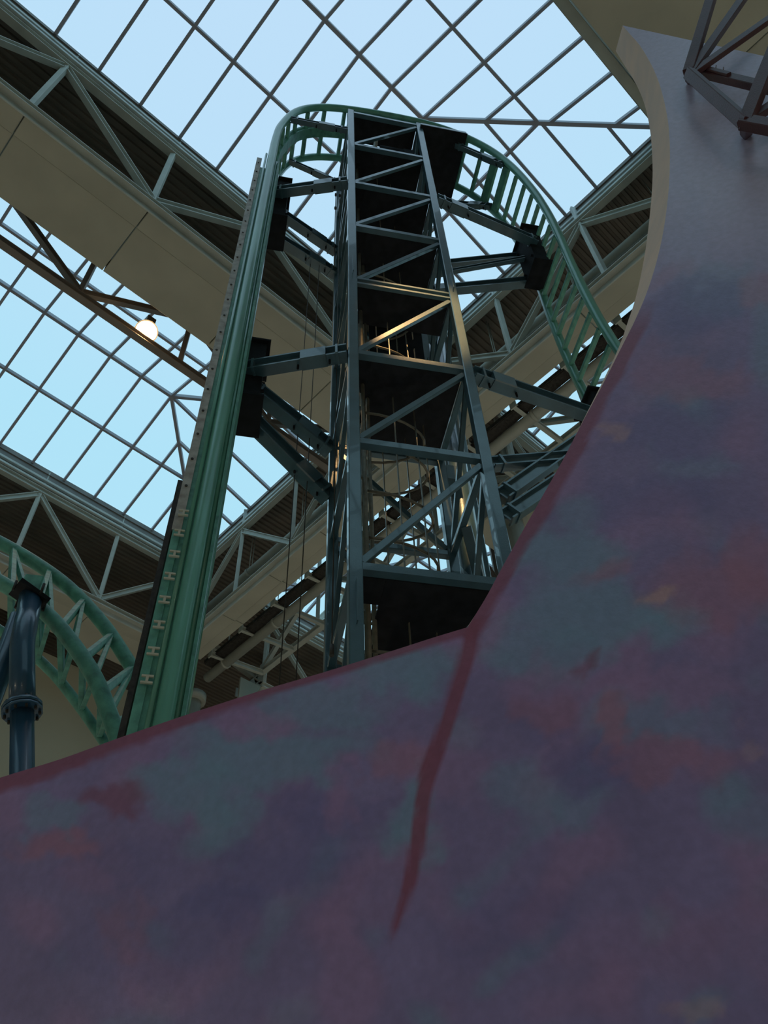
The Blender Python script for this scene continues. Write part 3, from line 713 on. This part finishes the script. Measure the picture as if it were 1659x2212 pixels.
BL = [  # pigment blotches: centre, radii, colour index, strength
 (1220, 1200, 120, 60, 't', .8), (1290, 1330, 170, 70, 't', .8), (1180, 1420, 120, 55, 't', .7), (1400, 1560, 150, 60, 't', .45), (1120, 1700, 80, 70, 't', .5), (1450, 1350, 90, 40, 't', .6),
 (560, 1640, 170, 60, 't', .8), (420, 1700, 110, 70, 't', .8), (860, 1440, 130, 60, 't', .8), (700, 1530, 120, 45, 't', .7), (910, 1760, 60, 90, 't', .8), (490, 1780, 60, 70, 't', .6), (130, 1760, 70, 40, 't', .6), (1250, 1730, 70, 60, 't', .5), (1600, 1750, 80, 70, 't', .4),
 (1500, 2000, 100, 60, 'p', .3), (300, 2050, 200, 80, 'i', .4), (1500, 1000, 80, 40, 't', .4), (1550, 620, 70, 60, 't', .4), (1420, 800, 60, 90, 'i', .3),
 (700, 1760, 110, 60, 'i', .7), (620, 1880, 150, 60, 'i', .6), (480, 1950, 90, 50, 'i', .8), (1300, 1650, 90, 50, 'i', .6), (1430, 1080, 130, 50, 'i', .5), (1500, 660, 110, 50, 'i', .6), (1440, 930, 120, 60, 'i', .5), (260, 1880, 130, 60, 'i', .4), (1080, 2000, 150, 70, 'i', .35), (1180, 1560, 60, 50, 'i', .5),
 (150, 1830, 90, 30, 'r', .8), (250, 1720, 70, 28, 'd', .8), (270, 2000, 40, 60, 'r', .4), (1540, 1280, 150, 70, 'r', .65), (1620, 1220, 60, 80, 'r', .7), (1500, 820, 130, 40, 'r', .55), (1400, 760, 80, 30, 'r', .35), (1450, 1640, 130, 40, 'r', .6), (1180, 1540, 60, 35, 'r', .6), (1270, 1430, 25, 30, 'd', .8), (1330, 1580, 26, 60, 'r', .8), (860, 1640, 50, 40, 'r', .6), (1300, 1230, 50, 26, 'r', .6), (1640, 620, 60, 25, 'r', .5), (1450, 590, 60, 18, 'r', .3),
 (740, 1730, 50, 60, 'p', .8), (1000, 1650, 60, 80, 'p', .5), (760, 1960, 120, 60, 'p', .4), (1200, 1480, 110, 40, 'p', .6), (1440, 1480, 150, 40, 'p', .5), (1400, 2050, 200, 80, 'p', .4), (560, 1560, 90, 30, 'p', .6), (200, 1900, 60, 40, 'p', .5),
 (1405, 1278, 32, 14, 'o', .8), (1335, 930, 40, 20, 'o', .55), (1620, 1610, 35, 25, 'o', .35), (1510, 2175, 60, 25, 'o', .4), (1480, 500, 40, 120, 'g', .3)]
PC = {'b': (.165, .135, .235), 't': (.125, .215, .265), 'i': (.105, .10, .205), 'r': (.26, .125, .17), 'd': (.16, .06, .09), 'p': (.235, .145, .24), 'o': (.34, .215, .19), 'g': (.25, .27, .36), 'e': (.165, .052, .078)}
BA = np.array([[b[0], b[1], b[2], b[3], b[5]] for b in BL]); BC = np.array([PC[b[4]] for b in BL])
SY = [1340, 1400, 1550, 1650, 1720, 1800, 1900, 1960, 2010, 2050]; SX = [1022, 1014, 970, 930, 915, 906, 886, 868, 850, 838]; SWD = [20, 22, 21, 24, 21, 20, 19, 14, 9, 2]
def stripe(x, y):
    if y < 1340 or y > 2050: return 0
    cx = float(np.interp(y, SY, SX)); hw = float(np.interp(y, SY, SWD))
    return .9*max(0, min(1, (hw+3*hsh(x, y, 30)-abs(x-cx))/8))
def paint(xy, dist):
    """pigment per vertex: brushed blotches, a dark red band along the cut edge, a painted sheen at the top"""
    out = []
    for (x, y), d in zip(xy, dist):
        wx = x+60*hsh(x, y, 90)+28*hsh(x+500, y, 30); wy = y+46*hsh(x, y+900, 80)+22*hsh(x, y+300, 26)
        c = np.array(PC['b'])*(1+.15*hsh(x, y, 160))
        n2 = hsh(x+77, y+33, 120)
        c = c+(np.array(PC['t'])-c)*max(0, min(1, (n2-.2)*3))*.45
        n3 = hsh(x-377, y+933, 150)
        c = c+(np.array(PC['p'])-c)*max(0, min(1, (n3-.08)*3))*.55
        if y < 700: c = c+(np.array((.32, .32, .39))-c)*min(1, max(0, (700-y)/300))  # sky sheen on the upper fin, mixed into the pigment as a lighter tone
        q_ = ((wx-BA[:, 0])/BA[:, 2])**2+((wy-BA[:, 1])/BA[:, 3])**2
        a = np.clip((1.7-q_)*.8, 0, 1)*BA[:, 4]*.85
        for i_ in np.nonzero(a > 0)[0]: c = c+(BC[i_]-c)*a[i_]
        sd = stripe(x, y)
        if sd > 0: c = c+(np.array(PC['e'])-c)*sd
        wd = d+7*hsh(x, y, 40)+10*hsh(x, y, 120)
        k_ = max(0, min(1, (30-wd)/9))
        if y < 720: k_ *= max(0, (y-640)/80)
        c = c+(np.array(PC['e'])-c)*k_*.85
        c = c*np.array((2.02, 1.9, 2.18)); out.append((max(c[0], .01), max(c[1], .01), max(c[2], .01), 1))
    return out
mp = bpy.data.materials.new('brushed_mural_paint'); mp.use_nodes = True; n = mp.node_tree; b = n.nodes['Principled BSDF']
at = n.nodes.new('ShaderNodeAttribute'); at.attribute_name = 'paint'
g_ = n.nodes.new('ShaderNodeTexCoord'); t1 = n.nodes.new('ShaderNodeTexNoise'); t1.inputs['Scale'].default_value = 22; t1.inputs['Detail'].default_value = 8
mr = n.nodes.new('ShaderNodeMapRange'); mr.inputs[1].default_value = .3; mr.inputs[2].default_value = .7; mr.inputs[3].default_value = .93; mr.inputs[4].default_value = 1.07
hs = n.nodes.new('ShaderNodeHueSaturation')
n.links.new(g_.outputs['Object'], t1.inputs['Vector']); n.links.new(t1.outputs['Fac'], mr.inputs[0]); n.links.new(mr.outputs[0], hs.inputs['Value']); n.links.new(at.outputs['Color'], hs.inputs['Color'])
n.links.new(hs.outputs[0], b.inputs['Base Color']); b.inputs['Roughness'].default_value = .42; b.inputs['Specular IOR Level'].default_value = .5
bp = n.nodes.new('ShaderNodeBump'); bp.inputs['Strength'].default_value = .25; bp.inputs['Distance'].default_value = .004
t2 = n.nodes.new('ShaderNodeTexNoise'); t2.inputs['Scale'].default_value = 55; t2.inputs['Detail'].default_value = 3
n.links.new(g_.outputs['Object'], t2.inputs['Vector']); n.links.new(t2.outputs['Fac'], bp.inputs['Height']); n.links.new(bp.outputs[0], b.inputs['Normal'])
M['mural'] = mp
def dist_to(poly, pts):
    P_ = np.array(poly); A = P_[:-1]; B = P_[1:]; AB = B-A; L2 = (AB**2).sum(1); out = []
    for p in pts:
        t_ = np.clip(((p-A)*AB).sum(1)/L2, 0, 1); out.append(np.sqrt((((A+AB*t_[:, None])-p)**2).sum(1)).min())
    return out
def face_sheet(nm, left, right, nu, dist_poly, place, parent, edge_w=1.0):
    """structured sheet between two boundary curves; place(x,y) -> 3d"""
    nv = len(left)-1; xy = []
    for v in range(nv+1):
        for u in range(nu+1): xy.append(left[v]+(right[v]-left[v])*(u/nu))
    xy = np.array(xy); c0 = place(*xy.mean(0)); vs = [place(*p)-c0 for p in xy]
    fs = [[v*(nu+1)+u, v*(nu+1)+u+1, (v+1)*(nu+1)+u+1, (v+1)*(nu+1)+u] for v in range(nv) for u in range(nu)]
    me = mesh(vs, fs, True); ca = me.color_attributes.new('paint', 'FLOAT_COLOR', 'POINT')
    cols = paint(xy, [d*edge_w for d in dist_to(dist_poly, xy)])
    ca.data.foreach_set('color', [c for col in cols for c in col])
    return link(nm, me, mp, parent, c0)
# right-hand board: from the crease up the curved fin to its cut top
wallR = thing('painted_fin_wall', at_p(1300, 2300), 'tall purple and teal painted fin wall with curved peach edge, right side', 'wall')
creS = smooth_pts([tuple(p) for p in creL], 90); left = np.vstack([creS, smooth_pts([tuple(p) for p in finL], 100)[1:]])
s = np.linspace(0, 1, 191); right = np.c_[np.full(191, 1900.0), 2420+(175-2420)*s]
left_d = left.copy()
edgeR = np.array([tuple(p) for p in finL])
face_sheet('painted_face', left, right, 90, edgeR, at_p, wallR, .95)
# thickness: the peach edge strip between front rim and rear rim, rear board face and top edge
TH = .34
rear = [(1010, 1354), (1052, 1288), (1088, 1222), (1152, 1107), (1217, 992), (1262, 903), (1303, 822), (1336, 752), (1358, 690), (1374, 640), (1391, 560), (1402, 480), (1409, 400), (1409, 340), (1404, 280), (1392, 225), (1372, 178), (1350, 143), (1330, 110)]
rimF = catmull(fin, 4); rimB = catmull(rear, 4)
dB = [PD+.05+TH*min(1, i/len(rimB)*1.6) for i in range(len(rimB))]
F3 = [at_p(*p) for p in rimF]; B3 = [at_p(p[0], p[1], d) for p, d in zip(rimB, dB)]
c0 = F3[0]; vs = []; fs = []
for a, b_ in zip(F3, B3):
    for k_ in range(4): vs.append(a+(b_-a)*(k_/3)-c0)
for i in range(len(F3)-1):
    for k_ in range(3): fs.append([i*4+k_, i*4+4+k_, i*4+5+k_, i*4+1+k_])
tag(link('cut_edge', mesh(vs, fs, True), M['edge'], wallR, c0), 'pale peach cut edge of the fin')
# top edge and rear face close the board
tf = [at_p(1345, 55), at_p(1900, 175)]; tb = [B3[-1], at_p(1900, 215, PD+.05+TH)]
link('top_edge', mesh([tf[0]-c0, tf[1]-c0, tb[1]-c0, tb[0]-c0], [[0, 1, 2, 3]]), M['edge'], wallR, c0)
vs = []; fs = []
for i, b_ in enumerate(B3):
    f_ = i/(len(B3)-1); yy = 1354+(215-1354)*f_
    vs += [b_-c0, at_p(1900, yy, PD+.05+TH)-c0]
for i in range(len(B3)-1): fs.append([2*i, 2*i+2, 2*i+3, 2*i+1])
link('rear_board', mesh(vs, fs, True), M['back'], wallR, c0)
# left-hand board, set slightly proud and overlapping at the crease
wallL = thing('painted_fin_wall', at_p(300, 2300), 'low purple and teal painted wall with sloping dark red top edge, left side', 'wall')
def at_l(x, y): return at_p(x, y, PD)
top = [(-260, 1765), (-120, 1722), (0, 1680), (130, 1640), (260, 1593), (400, 1545), (560, 1493), (700, 1452), (850, 1405), (940, 1376), (1010, 1355)]
tl = smooth_pts(catmull(top, 4), 120)
# columns run from the top edge to the bottom; last column follows the crease
leftc = creS[::-1]
xy = []
for i in range(121):
    for v in range(91):
        f_ = i/120; a = tl[i]; bot = np.array([-260+(780+260)*f_, 2420])
        p = a+(bot-a)*(v/90)
        cr = leftc[v]; lin = tl[120]+(np.array([780, 2420])-tl[120])*(v/90)
        p = p+(cr-lin)*f_**3
        xy.append(p)
xy = np.array(xy); c0 = at_l(300, 1900); vs = [at_l(*p)-c0 for p in xy]
fs = [[i*91+v, i*91+v+1, (i+1)*91+v+1, (i+1)*91+v] for i in range(120) for v in range(90)]
me = mesh(vs, fs, True); ca = me.color_attributes.new('paint', 'FLOAT_COLOR', 'POINT')
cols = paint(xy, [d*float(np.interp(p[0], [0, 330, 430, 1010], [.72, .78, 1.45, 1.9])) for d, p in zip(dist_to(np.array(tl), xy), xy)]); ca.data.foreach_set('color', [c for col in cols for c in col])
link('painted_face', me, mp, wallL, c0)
vs = []; fs = []
for i in range(121):
    a = at_l(*tl[i]); d_ = a*((PD+.16)/PD)-a; bk = a+PN*.12-Z*.0; vs += [a-c0, bk-c0, bk-c0-Z*3]
for i in range(120): fs += [[3*i, 3*i+3, 3*i+4, 3*i+1], [3*i+1, 3*i+4, 3*i+5, 3*i+2]]
link('top_edge', mesh(vs, fs), M['edge'], wallL, c0)

# ================================================================== BROWN BRACKET TRUSS
br = thing('bracket_truss', at_p(1600, 180, PD-.35), 'dark brown lattice bracket in front of the fin wall, top right corner', 'truss')
def bb(nm, a, b_, w=.05, h=.05, da=.35, db=.35, kind='box'):
    if nm in ('chord', 'web', 'brace', 'tie'): w *= 1.35; h *= 1.35
    bar(nm, at_p(*a, PD-da), at_p(*b_, PD-db), w, h, M['brown'], br, kind)
bb('chord', (1590, -180), (1488, 155), .045, .07, .5, .3)
bb('web', (1680, -110), (1492, 158), .04, .06, .3, .3)
bb('web', (1800, -55), (1494, 160), .035, .06, .2, .3)
bb('brace', (1488, 158), (1612, 268), .05, .07, .3, .32)
bb('tie', (1498, 152), (1720, 205), .05, .06, .22, .22)
bb('chord', (1740, -60), (1610, 268), .05, .08, .55, .32)
bb('chord', (1606, 264), (1800, 300), .06, .08, .32, .32)
bb('web', (1618, 262), (1760, 165), .04, .06, .3, .3)
bb('mount', (1530, 152), (1575, 164), .05, .045, .25, .25)
for (x, y) in ((1546, 150), (1562, 154)): bb('bolt', (x, y), (x+1, y-9), .008, .008, .26, .26, 'O')
bb('mount', (1612, 268), (1612, 290), .07, .07, .32, .02); bb('mount', (1488, 158), (1488, 175), .05, .05, .3, .02)
